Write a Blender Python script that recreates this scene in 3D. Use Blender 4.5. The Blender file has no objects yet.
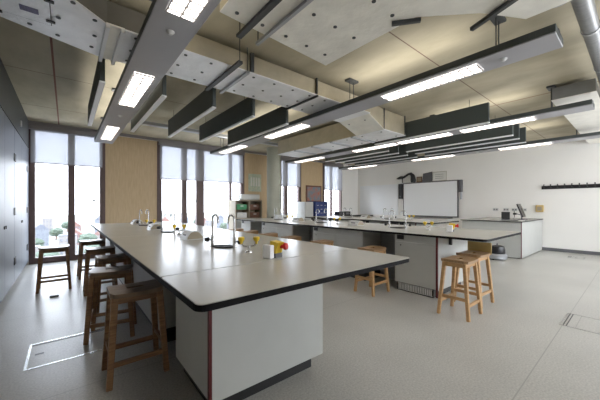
import bpy, bmesh, math, random
from mathutils import Vector, Matrix
random.seed(7)
C = bpy.context.scene.collection
PI = math.pi
CEIL = 3.13

# ------------------------------------------------------------------ materials
def mat(name, col, rough=.5, metal=0, noise=0, scale=8, bump=0, bscale=None, col2=None, spec=None, stretch=None, detail=4):
    m = bpy.data.materials.new(name); m.use_nodes = True
    nt = m.node_tree; N = nt.nodes; L = nt.links
    b = N['Principled BSDF']
    b.inputs['Roughness'].default_value = rough; b.inputs['Metallic'].default_value = metal
    if spec is not None: b.inputs['Specular IOR Level'].default_value = spec
    c = (*col, 1); b.inputs['Base Color'].default_value = c
    if noise or bump:
        tc = N.new('ShaderNodeTexCoord'); mp = N.new('ShaderNodeMapping')
        L.new(tc.outputs['Object'], mp.inputs['Vector'])
        if stretch: mp.inputs['Scale'].default_value = stretch
    if noise:
        n = N.new('ShaderNodeTexNoise'); n.inputs['Scale'].default_value = scale; n.inputs['Detail'].default_value = detail
        L.new(mp.outputs[0], n.inputs['Vector'])
        r = N.new('ShaderNodeValToRGB'); r.color_ramp.elements[0].position = .3; r.color_ramp.elements[1].position = .7
        c2 = col2 or tuple(x*(1-noise) for x in col)
        r.color_ramp.elements[0].color = (*c2, 1); r.color_ramp.elements[1].color = c
        L.new(n.outputs['Fac'], r.inputs['Fac']); L.new(r.outputs['Color'], b.inputs['Base Color'])
    if bump:
        n2 = N.new('ShaderNodeTexNoise'); n2.inputs['Scale'].default_value = bscale or scale; n2.inputs['Detail'].default_value = 4
        L.new(mp.outputs[0], n2.inputs['Vector'])
        bp = N.new('ShaderNodeBump'); bp.inputs['Strength'].default_value = bump; bp.inputs['Distance'].default_value = .01
        L.new(n2.outputs['Fac'], bp.inputs['Height']); L.new(bp.outputs[0], b.inputs['Normal'])
    return m
def emit(name, col, s):
    m = bpy.data.materials.new(name); m.use_nodes = True
    b = m.node_tree.nodes['Principled BSDF']
    b.inputs['Base Color'].default_value = (*col, 1); b.inputs['Emission Color'].default_value = (*col, 1); b.inputs['Emission Strength'].default_value = s
    return m

M = {}
M['worktop'] = mat('pale_laminate', (.50,.49,.44), .24, noise=.06, scale=3, spec=.6)
M['black_edge'] = mat('black_edge', (.006,.006,.007), .6, spec=.12)
M['cabinet'] = mat('white_laminate', (.56,.57,.545), .45, noise=.05, scale=5)
M['greypanel'] = mat('grey_laminate', (.22,.23,.23), .5, noise=.1, scale=4)
M['darkvoid'] = mat('dark_panel', (.10,.11,.12), .6)
M['plinth'] = mat('black_plinth', (.015,.015,.016), .4)
M['red'] = mat('dark_red_strip', (.10,.008,.01), .4)
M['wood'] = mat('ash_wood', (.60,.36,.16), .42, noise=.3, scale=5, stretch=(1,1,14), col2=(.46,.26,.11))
M['wood_shade'] = mat('shaded_ash_wood', (.36,.20,.095), .4, noise=.3, scale=5, stretch=(1,1,14), col2=(.17,.085,.04))  # darker copy of the ash: backlit stools' shade put into the colour
M['seat_shade'] = mat('shaded_seat', (.28,.19,.12), .3, noise=.3, scale=6, stretch=(1,9,1), col2=(.13,.085,.05))  # seat wood of the backlit stools, shade included in its colour
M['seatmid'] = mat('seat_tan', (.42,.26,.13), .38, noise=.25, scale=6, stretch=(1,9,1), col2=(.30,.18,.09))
M['ply'] = mat('birch_plywood', (.60,.45,.27), .55, noise=.22, scale=5, stretch=(6,6,.8), col2=(.52,.38,.22))
M['plyyellow'] = mat('yellow_plywood', (.62,.44,.16), .5, noise=.15, scale=5)
M['frame'] = mat('brown_window_frame', (.11,.065,.06), .5, noise=.15, scale=4)
M['framegrey'] = mat('grey_window_head', (.24,.22,.23), .5)
M['foil'] = mat('foil_faced_insulation', (.97,.98,1.0), .32, .2, noise=.16, scale=5, bump=.9, bscale=16)
M['foilwarm'] = mat('warm_foil', (.96,.94,.86), .42, .1, noise=.14, scale=5, bump=.7, bscale=16)  # warmer white than the other foil
M['galv'] = mat('galvanised_steel', (.56,.50,.37), .4, .6, noise=.2, scale=5)  # tan from the reflected ceiling is put into the steel colour
M['duct_shade'] = mat('shaded_duct_steel', (.12,.11,.09), .6, noise=.2, scale=4)  # darker copy of the duct steel, shade put into the colour
M['galvdull'] = mat('dull_steel_pipe', (.30,.31,.32), .42, .7, noise=.2, scale=6, stretch=(6,1,1))
M['strut'] = mat('dark_steel_channel', (.07,.075,.08), .45, .5)
M['strutlight'] = mat('zinc_channel', (.45,.47,.5), .4, .6)
M['raft'] = mat('grey_painted_raft', (.38,.38,.41), .38, .15, noise=.06, scale=3)
M['raftdark'] = mat('charcoal_raft_side', (.055,.065,.065), .5)
M['baffle'] = mat('charcoal_baffle', (.06,.072,.07), .65)
M['whitetrim'] = mat('white_edge_trim', (.93,.94,.96), .35)
M['chrome'] = mat('brushed_steel', (.62,.62,.62), .25, .9)
M['white'] = mat('white_plastic', (.62,.63,.62), .35)
M['black'] = mat('black_plastic', (.012,.012,.014), .35)
M['blackmatte'] = mat('black_matte', (.02,.02,.022), .6)
M['yellow'] = mat('yellow_plastic', (.80,.55,.03), .4)
M['redplastic'] = mat('red_plastic', (.65,.02,.02), .35)
M['greyplastic'] = mat('grey_plastic', (.12,.12,.13), .5)
M['cupboard'] = mat('blue_grey_cupboard', (.17,.20,.25), .42, .1, noise=.1, scale=2)
M['bulkhead'] = mat('dark_grey_bulkhead', (.075,.085,.09), .55, noise=.15, scale=3)
M['wallwhite'] = mat('warm_white_paint', (.90,.885,.85), .8, noise=.04, scale=1.2)
M['column'] = mat('concrete_column', (.40,.41,.34), .6, noise=.15, scale=3)
M['board'] = mat('white_enamel', (.90,.92,.94), .25)
M['label'] = mat('violet_label', (.16,.15,.28), .5, noise=.4, scale=60)
M['green'] = mat('green_plastic', (.05,.30,.12), .5)
M['brownbox'] = mat('brown_card', (.16,.07,.04), .6)
M['beige'] = mat('beige_board', (.34,.29,.21), .6)
M['blue'] = mat('deep_blue_enamel', (.012,.03,.15), .4)
M['cable'] = mat('black_cable', (.02,.02,.02), .5)
M['paper'] = mat('paper', (.72,.72,.68), .7)
M['notice'] = mat('pale_green_notice', (.38,.50,.42), .6, noise=.5, scale=14, col2=(.62,.62,.45))
M['poster'] = mat('collage_poster', (.50,.16,.10), .5, noise=.8, scale=6, col2=(.10,.28,.34))
M['light'] = emit('lamp_diffuser', (1,.93,.86), 7)
M['louvre'] = mat('white_louvre', (.45,.42,.40), .4)
M['hedge'] = mat('tree_leaves', (.075,.10,.07), .9, noise=.4, scale=1)
M['bwall1'] = mat('pale_render', (.19,.175,.165), .9); M['bwall2'] = mat('brick_render', (.17,.115,.105), .9)  # outdoor walls, roofs and ground carry the haze in their colours
M['bwall3'] = mat('grey_render', (.145,.155,.175), .9)
M['roof1'] = mat('terracotta_roof', (.18,.10,.085), .9); M['roof2'] = mat('slate_roof', (.12,.125,.15), .9); M['roof3'] = mat('pale_flat_roof', (.17,.17,.17), .9)
M['ground'] = mat('hazy_ground', (.17,.16,.155), .95, noise=.4, scale=.08, col2=(.12,.14,.115))

# ceiling: concrete with board joints every 1.22 m and long joints every 3.06 m
def ceiling_mat():
    m = mat('cast_concrete', (.53,.475,.345), .75, noise=.2, scale=2.6, bump=.5, bscale=9, detail=9, stretch=(1,.45,1), col2=(.35,.31,.22))
    nt = m.node_tree; N = nt.nodes; L = nt.links; b = N['Principled BSDF']
    src = b.inputs['Base Color'].links[0].from_socket
    tc = N.new('ShaderNodeTexCoord'); sx = N.new('ShaderNodeSeparateXYZ'); L.new(tc.outputs['Object'], sx.inputs[0])
    def lines(sock, off, period, w):
        a = N.new('ShaderNodeMath'); a.operation = 'ADD'; a.inputs[1].default_value = -off + 100*period; L.new(sock, a.inputs[0])
        q = N.new('ShaderNodeMath'); q.operation = 'MODULO'; q.inputs[1].default_value = period; L.new(a.outputs[0], q.inputs[0])
        s = N.new('ShaderNodeMath'); s.operation = 'LESS_THAN'; s.inputs[1].default_value = w; L.new(q.outputs[0], s.inputs[0]); return s.outputs[0]
    lx = lines(sx.outputs['X'], -.14, 6.2, .022); ly = lines(sx.outputs['Y'], 1.70, 1.80, .014)
    mx = N.new('ShaderNodeMixRGB'); mx.inputs['Color2'].default_value = (.19,.075,.05,1); L.new(lx, mx.inputs['Fac']); L.new(src, mx.inputs['Color1'])
    my = N.new('ShaderNodeMixRGB'); my.inputs['Color2'].default_value = (.16,.10,.075,1); L.new(ly, my.inputs['Fac']); L.new(mx.outputs[0], my.inputs['Color1'])
    L.new(my.outputs[0], b.inputs['Base Color']); return m
M['ceiling'] = ceiling_mat()
def floor_mat():
    m = mat('speckled_vinyl', (.60,.585,.54), .30, noise=.13, scale=75, bump=.05, bscale=120, detail=8, col2=(.40,.39,.36), spec=.45)
    nt = m.node_tree; N = nt.nodes; L = nt.links; b = N['Principled BSDF']
    src = b.inputs['Base Color'].links[0].from_socket
    tc = N.new('ShaderNodeTexCoord'); n = N.new('ShaderNodeTexNoise'); n.inputs['Scale'].default_value = .9; n.inputs['Detail'].default_value = 3
    L.new(tc.outputs['Object'], n.inputs['Vector'])
    r = N.new('ShaderNodeValToRGB'); r.color_ramp.elements[0].position=.35; r.color_ramp.elements[1].position=.65
    r.color_ramp.elements[0].color=(.88,.88,.88,1); r.color_ramp.elements[1].color=(1.05,1.05,1.05,1); L.new(n.outputs['Fac'], r.inputs['Fac'])
    mu = N.new('ShaderNodeMixRGB'); mu.blend_type='MULTIPLY'; mu.inputs['Fac'].default_value=1; L.new(src, mu.inputs['Color1']); L.new(r.outputs[0], mu.inputs['Color2'])
    sx = N.new('ShaderNodeSeparateXYZ'); L.new(tc.outputs['Object'], sx.inputs[0])
    a = N.new('ShaderNodeMath'); a.operation='ADD'; a.inputs[1].default_value=200-.55; L.new(sx.outputs['Y'], a.inputs[0])
    q = N.new('ShaderNodeMath'); q.operation='MODULO'; q.inputs[1].default_value=2.0; L.new(a.outputs[0], q.inputs[0])
    s = N.new('ShaderNodeMath'); s.operation='LESS_THAN'; s.inputs[1].default_value=.008; L.new(q.outputs[0], s.inputs[0])
    mx = N.new('ShaderNodeMixRGB'); mx.inputs['Color2'].default_value=(.33,.325,.30,1); L.new(s.outputs[0], mx.inputs['Fac']); L.new(mu.outputs[0], mx.inputs['Color1'])
    L.new(mx.outputs[0], b.inputs['Base Color']); return m
M['floor'] = floor_mat()
def glass_mat():
    m = bpy.data.materials.new('window_glass'); m.use_nodes = True; nt = m.node_tree; N = nt.nodes; N.clear()
    o = N.new('ShaderNodeOutputMaterial'); t = N.new('ShaderNodeBsdfTransparent'); g = N.new('ShaderNodeBsdfGlossy'); g.inputs['Roughness'].default_value = .02
    t.inputs['Color'].default_value = (.96,.98,1,1)
    x = N.new('ShaderNodeMixShader'); x.inputs[0].default_value = .06
    nt.links.new(t.outputs[0], x.inputs[1]); nt.links.new(g.outputs[0], x.inputs[2]); nt.links.new(x.outputs[0], o.inputs[0]); return m
M['glass'] = glass_mat()
def blind_mat():
    m = bpy.data.materials.new('roller_blind_mesh'); m.use_nodes = True; nt = m.node_tree; N = nt.nodes; N.clear()
    o = N.new('ShaderNodeOutputMaterial'); t = N.new('ShaderNodeBsdfTransparent'); d = N.new('ShaderNodeBsdfDiffuse'); tl = N.new('ShaderNodeBsdfTranslucent')
    t.inputs['Color'].default_value=(.45,.47,.52,1)
    d.inputs['Color'].default_value = (.5,.5,.53,1); tl.inputs['Color'].default_value = (.17,.17,.18,1)
    a = N.new('ShaderNodeMixShader'); a.inputs[0].default_value=.45; nt.links.new(d.outputs[0], a.inputs[1]); nt.links.new(tl.outputs[0], a.inputs[2])
    x = N.new('ShaderNodeMixShader'); x.inputs[0].default_value = .84; nt.links.new(t.outputs[0], x.inputs[1]); nt.links.new(a.outputs[0], x.inputs[2])
    nt.links.new(x.outputs[0], o.inputs[0]); return m
M['blind'] = blind_mat()

# ------------------------------------------------------------------ mesh helpers
class MB:
    def __init__(s): s.bm = bmesh.new()
    def hexa(s, p):   # 8 points: bottom 4 (ccw), top 4
        v = [s.bm.verts.new(q) for q in p]
        for f in ((3,2,1,0),(4,5,6,7),(0,1,5,4),(1,2,6,5),(2,3,7,6),(3,0,4,7)): s.bm.faces.new([v[i] for i in f])
        return s
    def box(s, x0, x1, y0, y1, z0, z1):
        return s.hexa([(x0,y0,z0),(x1,y0,z0),(x1,y1,z0),(x0,y1,z0),(x0,y0,z1),(x1,y0,z1),(x1,y1,z1),(x0,y1,z1)])
    def bbox(s, x0, x1, y0, y1, z0, z1, b=.004, seg=2):
        t = bmesh.new(); k = MB(); k.bm.free(); k.bm = t; k.box(x0,x1,y0,y1,z0,z1)
        bmesh.ops.bevel(t, geom=t.edges[:], offset=b, segments=seg, affect='EDGES', profile=.6)
        s.absorb(t); return s
    def absorb(s, t):
        mp = {}
        for v in t.verts: mp[v] = s.bm.verts.new(v.co)
        for f in t.faces:
            try: s.bm.faces.new([mp[v] for v in f.verts])
            except ValueError: pass
        t.free()
    def bar(s, a, b, w, d, w2=None, d2=None, up=(0,0,1), bev=0):   # tapered rectangular bar a->b
        a, b = Vector(a), Vector(b); z = (b-a).normalized(); u = Vector(up)
        if abs(z.dot(u)) > .95: u = Vector((0,1,0))
        x = u.cross(z).normalized(); y = z.cross(x)
        w2 = w2 or w; d2 = d2 or d; P = []
        for c, ww, dd in ((a,w,d),(b,w2,d2)):
            for i, j in ((-1,-1),(1,-1),(1,1),(-1,1)): P.append(c + x*ww*i/2 + y*dd*j/2)
        if bev:
            t = bmesh.new(); k = MB(); k.bm.free(); k.bm = t; k.hexa(P)
            bmesh.ops.bevel(t, geom=t.edges[:], offset=bev, segments=1, affect='EDGES'); s.absorb(t); return s
        return s.hexa(P)
    def tube(s, pts, r, n=10, cap=True):
        pts = [Vector(p) for p in pts]; rings = []; px = None
        rs = r if isinstance(r, (list, tuple)) else [r]*len(pts)
        for i, p in enumerate(pts):
            t = (pts[min(i+1,len(pts)-1)] - pts[max(i-1,0)]).normalized()
            if px is None:
                u = Vector((0,0,1)) if abs(t.z) < .9 else Vector((1,0,0)); x = u.cross(t).normalized()
            else: x = (px - t*px.dot(t)).normalized()
            px = x; y = t.cross(x)
            rings.append([s.bm.verts.new(p + (x*math.cos(2*PI*k/n) + y*math.sin(2*PI*k/n))*rs[i]) for k in range(n)])
        for a, b in zip(rings, rings[1:]):
            for k in range(n): s.bm.faces.new((a[k], a[(k+1)%n], b[(k+1)%n], b[k]))
        if cap: s.bm.faces.new(rings[0][::-1]); s.bm.faces.new(rings[-1])
        return s
    def cyl(s, c, r, h, n=24, r2=None): return s.tube([c, (c[0],c[1],c[2]+h)], [r, r2 or r], n)
    def lathe(s, c, prof, n=24):       # closed profile list of (r,z), outer shell
        R = [[s.bm.verts.new((c[0]+max(r,1e-4)*math.cos(2*PI*k/n), c[1]+max(r,1e-4)*math.sin(2*PI*k/n), c[2]+z)) for k in range(n)] for r, z in prof]
        for a, b in zip(R, R[1:]):
            for k in range(n): s.bm.faces.new((a[k], a[(k+1)%n], b[(k+1)%n], b[k]))
        s.bm.faces.new(R[0][::-1]); s.bm.faces.new(R[-1]); return s
    def prism(s, poly, lo, hi, axis='z'):
        def P(u, v, w): return {'z':(u,v,w),'y':(u,w,v),'x':(w,u,v)}[axis]
        a = [s.bm.verts.new(P(u,v,lo)) for u,v in poly]; b = [s.bm.verts.new(P(u,v,hi)) for u,v in poly]; n = len(poly)
        s.bm.faces.new(a[::-1]); s.bm.faces.new(b)
        for i in range(n): s.bm.faces.new((a[i],a[(i+1)%n],b[(i+1)%n],b[i]))
        return s
    def build(s, name, m, parent=None, smooth=False, loc=None):
        bmesh.ops.recalc_face_normals(s.bm, faces=s.bm.faces[:])
        me = bpy.data.meshes.new(name); s.bm.to_mesh(me); s.bm.free()
        me.materials.append(M[m] if isinstance(m, str) else m)
        if smooth:
            for p in me.polygons: p.use_smooth = True
            try: me.set_sharp_from_angle(angle=math.radians(40))
            except Exception: pass
        o = bpy.data.objects.new(name, me); C.objects.link(o)
        if parent: o.parent = parent
        if loc: o.location = loc
        return o
def tag(o, label=None, cat=None, group=None, kind=None):
    for k, v in (('label',label),('category',cat),('group',group),('kind',kind)):
        if v: o[k] = v
    return o
def empty(name, loc=(0,0,0), rz=0, label=None, cat=None, group=None):
    o = bpy.data.objects.new(name, None); o.empty_display_size = .1; C.objects.link(o); o.location = loc; o.rotation_euler = (0,0,rz)
    return tag(o, label, cat, group)
def copy_tree(o, parent=None):
    c = o.copy(); C.objects.link(c)
    if parent: c.parent = parent
    for ch in list(o.children): copy_tree(ch, c)
    return c
def rrect(x0, x1, y0, y1, r, n=5):
    P = []
    for cx, cy, a0 in ((x1-r,y0+r,-90),(x1-r,y1-r,0),(x0+r,y1-r,90),(x0+r,y0+r,180)):
        for k in range(n+1):
            a = math.radians(a0 + 90*k/n); P.append((cx+r*math.cos(a), cy+r*math.sin(a)))
    return P
def struct(o): o['kind'] = 'structure'; return o

# ------------------------------------------------------------------ room shell
X0, X1, Y1 = -.63, 10.6, 8.55
XE, YB = 10.6, -2.2
struct(MB().box(-3.2, XE+.2, YB, Y1+.25, -.12, 0).build('floor', 'floor'))
struct(MB().box(-3.2, XE+.2, YB, Y1+.25, CEIL, CEIL+.2).build('ceiling', 'ceiling'))
struct(MB().box(XE, XE+.2, YB, Y1+.25, 0, CEIL).build('wall_right', 'wallwhite'))
struct(MB().box(-3.2, -3.0, YB, Y1+.25, 0, CEIL).build('wall_left', 'wallwhite'))
struct(MB().box(XE-.012, XE, YB, Y1, 0, .09).build('baseboard_right', 'greyplastic'))
struct(MB().box(-3.2, 3.0, YB-.2, YB, 0, CEIL).box(3.0, 10.0, YB-.2, YB, 0, 1.2).box(3.0, 10.0, YB-.2, YB, 2.6, CEIL).box(5.3,5.7,YB-.2,YB,1.2,2.6).box(10.0, XE+.2, YB-.2, YB, 0, CEIL).build('wall_rear', 'wallwhite'))  # unseen rear wall, its openings added to let in fill light
# dark bulkhead above cupboards
struct(MB().box(-1.3, X0, 2.0, Y1, 2.54, CEIL).build('wall_bulkhead', 'bulkhead'))
tag(MB().bbox(X0+.001, X0+.02, 7.0, 7.09, 2.70, 2.80, .006).build('wall_sensor', 'white'), 'small white sensor high on the dark bulkhead above the cupboards', 'sensor')

# tall cupboards
def cupboard(y0, y1, nd, label, locks):
    t = empty('tall_cupboard', (X0-.3, (y0+y1)/2, 0), 0, label, 'cupboard', 'grey cupboards along the left wall')
    cy = (y0+y1)/2; h = (y1-y0)/2
    MB().box(-.3, .278, -h+.001, h-.001, .08, 2.53).build('body', 'cupboard', t)
    MB().box(-.3, .26, -h+.002, h-.002, 0, .08).build('plinth', 'greyplastic', t)
    w = (y1-y0)/nd
    for k in range(nd):
        a = -h+k*w+.004; b = a+w-.008
        d = MB().bbox(.279, .30, a, b, .085, 2.525, .003).build('door', 'cupboard', t)
        hy = a+.05 if k == 0 else b-.05
        for z in (.42, 1.2, 2.05):
            MB().bbox(.30, .312, hy-.035, hy+.035, z-.06, z+.06, .004).build('handle', 'black', d)
        if locks:
            ly = b-.06 if k == 0 else a+.06
            MB().tube([(.30,ly,1.0),(.312,ly,1.0)], .022, 14).build('lock', 'black', d)
cupboard(2.62, 4.47, 2, 'blue grey tall double door cupboard nearest the camera on the left', True)
cupboard(4.48, 6.33, 2, 'blue grey tall double door cupboard in the middle of the left wall', True)
cupboard(6.34, 8.19, 2, 'blue grey tall double door cupboard nearest the windows', True)
cupboard(8.20, 8.54, 1, 'narrow blue grey cupboard squeezed beside the window frame', False)

# ------------------------------------------------------------------ window wall
WH = 3.06
struct(MB().box(-3.0, X0, Y1, Y1+.25, 0, CEIL).box(X0, 9.46, Y1, Y1+.25, WH, CEIL).build('wall_far', 'wallwhite'))
struct(MB().box(9.46, XE, Y1, Y1+.25, 0, CEIL).build('wall_far_white', 'wallwhite'))
def ply(name, x0, x1, label):
    o = MB().box(x0+.03, x1-.03, Y1-.02, Y1+.2, 0.0, WH).build(name, 'ply')
    struct(o)
    struct(MB().box(x0, x0+.03, Y1-.04, Y1+.2, 0, WH).box(x1-.03, x1, Y1-.04, Y1+.2, 0, WH).build('trim_'+name[-1], 'frame'))
ply('wall_timber_1', .72, 1.96, ''); ply('wall_timber_2', 4.58, 6.06, ''); ply('wall_timber_3', 7.06, 8.30, '')
def window(n, x0, x1, mull, blind_z, bx=None, knob=None):
    ya, yb = Y1-.02, Y1+.10
    w = MB().box(x0, x0+.10, ya, yb, 0, WH).box(x1-.08, x1, ya, yb, 0, WH).box(x0+.1, x1-.08, ya, yb, 0, .13).box(x0+.1, x1-.08, ya, yb, WH-.1, WH)
    for a, b in mull: w.box(a, b, ya, yb, .13, WH-.1)
    fr = struct(w.build('window_%d' % n, 'frame'))
    edges = [x0+.10] + [e for m in mull for e in m] + [x1-.08]
    for a, b in zip(edges[::2], edges[1::2]):
        f = MB()
        f.box(a, b, ya+.05, ya+.055, .13, WH-.1); f.build('pane', 'glass', fr)
    if knob:
        for k in knob: MB().tube([(k,ya,1.42),(k,ya-.05,1.42)], .03, 14).build('knob', 'black', fr)
    MB().box(x0, x1, ya-.10, ya-.01, WH-.10, WH).build('blind_cassette', 'framegrey', fr)
    names = {1:'pale roller blind half down over the left window beside the cupboards', 2:'wide pale roller blind half down over the window behind the near bench taps',
             3:'narrow pale roller blind beside the round column', 4:'pale roller blind drawn low on the window nearest the white wall'}
    t = empty('roller_blind', ((x0+x1)/2, ya-.05, blind_z), 0, names[n], 'blind', 'roller blinds on the window wall')
    h = (x1-x0)/2
    fb = MB(); fb.bm.faces.new([fb.bm.verts.new(q) for q in ((-h+.03,0,.02),(h-.03,0,.02),(h-.03,0,WH-.10-blind_z),(-h+.03,0,WH-.10-blind_z))]); fb.build('fabric', 'blind', t)
    MB().bbox(-h+.03, h-.03, -.012, .010, 0, .022, .004).build('hem_bar', 'framegrey', t)
window(1, -.63, .72, [(.03,.16)], 2.22, knob=[.52])
window(2, 1.96, 4.58, [(2.60,2.74),(3.02,3.25),(4.10,4.17)], 2.02, knob=[3.0])
window(3, 6.06, 7.06, [(6.30,6.44)], 2.0, knob=[6.98])
window(4, 8.30, 9.46, [(8.80,8.86)], 1.94)
struct(MB().box(X0, 9.46, Y1-.10, Y1-.03, CEIL-.06, CEIL).build('trim_blind_track', 'framegrey'))

# round column
struct(MB().cyl((5.14,7.55,0), .22, CEIL, 40).build('column', 'column', smooth=True))

# ------------------------------------------------------------------ benches
def worktop(x0, x1, y0, y1, seams, label, brackets):
    t = empty('bench_worktop', ((x0+x1)/2, (y0+y1)/2, .869), 0, label, 'worktop', 'long laboratory worktops')
    cx, cy = (x0+x1)/2, (y0+y1)/2
    MB().prism(rrect(x0-cx, x1-cx, y0-cy, y1-cy, .05), 0, .028).build('black_edge_core', 'black_edge', t)
    ys = [y0] + seams + [y1]
    for i, (a, b) in enumerate(zip(ys, ys[1:])):
        a2 = a + (.006 if i else .004); b2 = b - (.006 if i < len(ys)-2 else .004)
        P = rrect(x0-cx+.004, x1-cx-.004, a2-cy, b2-cy, .046 if False else .03)
        if i == 0: pass
        MB().prism(P if i == 0 else [(x0-cx+.004,a2-cy),(x1-cx-.004,a2-cy),(x1-cx-.004,b2-cy),(x0-cx+.004,b2-cy)], .0282, .0315).build('top_panel', 'worktop', t)
    for bx, by in brackets:
        MB().bar((bx-cx,by+.25-cy,-.02),(bx-cx,by-.12-cy,-.02),.03,.03).bar((bx-cx,by+.255-cy,-.01),(bx-cx,by+.255-cy,-.14),.03,.04).build('support_bracket', 'black', t)
    return t
def cabinet(x0, x1, y0, y1, label, side='L', front=None, strip=False, split=None, grille=False, sock=True, mirror=True):
    """back-to-back base unit; doors face -X (left) and +X (right)"""
    cx, cy = (x0+x1)/2, (y0+y1)/2; hx, hy = (x1-x0)/2, (y1-y0)/2
    t = empty('base_cabinet', (cx, cy, 0), 0, label, 'cabinet', 'white base cabinets under the benches')
    MB().box(-hx+.02, hx-.02, -hy+.0015, hy-.0015, .13, .868).build('carcass', 'cabinet', t)
    MB().box(-hx+.06, hx-.06, -hy+(.06 if front else 0), hy, 0, .13).build('plinth', 'plinth', t)
    n = split or 1
    for sx in (-1, 1):
        for k in range(n):
            a = -hy+2*hy*k/n+.003; b = -hy+2*hy*(k+1)/n-.003
            xa, xb = sorted((sx*(hx-.019), sx*hx))
            MB().bbox(xa, xb, a, b, .135, .75, .002, 1).build('door', 'cabinet', t)
        pa, pb = sorted((sx*(hx-.017), sx*(hx-.002)))
        fr = MB().box(pa, pb, -hy+.003, hy-.003, .755, .867).build('service_rail', 'cabinet', t)
        if sock:
            ss = sorted((sx*(hx-.004), sx*(hx+.010)))
            MB().bbox(ss[0], ss[1], hy-.15, hy-.04, .785, .85, .003, 1).build('socket', 'black', fr)
            s2 = sorted((sx*(hx-.002), sx*(hx+.005)))
            MB().tube([(s2[0],hy-.10,.70),(s2[1],hy-.10,.70)], .012, 10).build('lock', 'greyplastic', t)
    if front:
        MB().bbox(-hx+.004, hx-.004, -hy-.018, -hy, .12, .863, .002, 1).build('end_panel', 'cabinet', t)
    if strip:
        MB().box(-hx-.004, -hx+.014, -hy-.022, -hy+.004, .03 if strip == 2 else .12, .868).build('corner_strip', 'red', t)
    if grille:
        g = MB()
        g.box(-hx+.052, -hx+.060, -hy+.08, hy-.02, .012, .018).box(-hx+.052, -hx+.060, -hy+.08, hy-.02, .105, .111)
        k = -hy+.09
        while k < hy-.03: g.box(-hx+.052, -hx+.060, k, k+.015, .012, .11); k += .026
        g.build('vent_grille', 'whitetrim', t)
    return t
def knee_back(x0, x1, y0, y1, label):
    o = MB().box(x0, x1, y0, y1, .0, .868)
    o = o.build('knee_space_panel', 'greypanel'); tag(o, label, 'panel', 'recessed grey panels in the knee spaces')
SEAM1 = 1.71
worktop(.40, 2.03, 1.12, 7.42, [SEAM1, 4.2], 'near long grey laboratory worktop with black edge', [])
worktop(3.76, 5.24, 1.15, 7.46, [4.3], 'middle long grey laboratory worktop with black edge', [(4.25, 1.50)])
worktop(6.30, 7.80, 3.0, 7.4, [], 'short far grey laboratory worktop below the whiteboard', [])
def bench_cabs(x0, x1, cabs, knees, which):
    words = ['first','second','third','fourth','fifth']
    for i, (a, b, n) in enumerate(cabs):
        cabinet(x0, x1, a, b, '%s white base cabinet from the front end of the %s bench' % (words[i], which), front=(i == 0),
                strip=(2 if which == 'middle' else 1) if i == 0 else 0, split=n, grille=(i == 0 and which == 'middle'))
    for i, (a, b) in enumerate(knees):
        knee_back((x0+x1)/2-.02, (x0+x1)/2+.02, a, b, '%s grey knee space panel from the front end of the %s bench' % (words[i], which))
bench_cabs(.65, 1.58, [(1.64,2.29,1),(2.87,4.10,2),(4.72,5.95,2),(6.55,7.3,1)], [(2.29,2.87),(4.10,4.72),(5.95,6.55)], 'near')
bench_cabs(3.90, 4.95, [(1.80,2.43,1),(3.04,4.31,2),(4.98,6.28,2),(6.86,7.38,1)], [(2.43,3.04),(4.31,4.98),(6.28,6.86)], 'middle')
bench_cabs(6.50, 7.50, [(3.5,3.95,1),(4.5,5.0,1),(5.6,6.1,1),(6.7,7.3,1)], [(3.95,4.5),(5.0,5.6),(6.1,6.7)], 'far')

# ------------------------------------------------------------------ bench services
TOP = .9008
def make_tap():
    t = empty('swan_neck_tap', (0,0,TOP))
    b = MB(); b.lathe((0,0,0), [(.09,0),(.10,.006),(.095,.010),(.08,.005),(.02,.004)], 28).build('drip_cup', 'black_edge', t)
    t.children[0].scale = (.8,1.25,1)
    for s in (-1, 1):
        p = MB(); y = s*.135
        pts = [(0,y,0),(0,y,.26)]
        for k in range(1, 9):
            a = PI*k/8; pts.append((0, y - s*.036*(1-math.cos(a)), .26+.045*math.sin(a)))
        pts.append((0, y-s*.072, .225))
        p.tube(pts, .009, 10).cyl((0,y,0), .022, .008, 16).cyl((0,y,.008), .016, .10, 14)
        sp = p.build('spout', 'chrome', t, smooth=True)
        MB().tube([(0,y+s*.012,.06),(0,y+s*.05,.06)], .008, 8).build('valve_stem', 'chrome', sp)
        MB().tube([(0,y+s*.045,.06),(0,y+s*.055,.06),(0,y+s*.085,.06)], [.014,.025,.022], 12).build('valve_knob', 'black', sp, smooth=True)
    return t
def make_gas():
    t = empty('gas_tap', (0,0,TOP))
    MB().lathe((0,0,0), [(.03,0),(.028,.008),(.011,.014),(.011,.05),(.013,.06)], 18).build('base', 'chrome', t, smooth=True)
    for s in (-1, 1):
        h = MB().tube([(0,0,.05),(s*.03,-s*.035,.055),(s*.035,-s*.05,.075)], .008, 8).build('outlet', 'chrome', t, smooth=True)
        MB().lathe((s*.035,-s*.052,.07), [(.009,0),(.012,.02),(.026,.035),(.028,.055),(.02,.062)], 12).build('lever', 'yellow', h, smooth=True)
    return t
def make_pod():
    t = empty('socket_pod', (0,0,TOP))
    prof = [(-.10,0),(.10,0),(.095,.03),(.06,.075),(.04,.09),(0,.096),(-.04,.09),(-.06,.075),(-.095,.03)]
    MB().prism(prof, -.12, .12, 'y').build('housing', 'white', t)
    MB().prism([(u*.88, .006+v*.88) for u,v in prof], -.1225, -.1205, 'y').build('end_shade', 'beige', t)  # shade on the pod's end face, put into a darker beige
    MB().bbox(-.085,-.078,-.05,.05,.035,.06,.002,1).build('socket', 'greyplastic', t)
    return t
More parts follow.
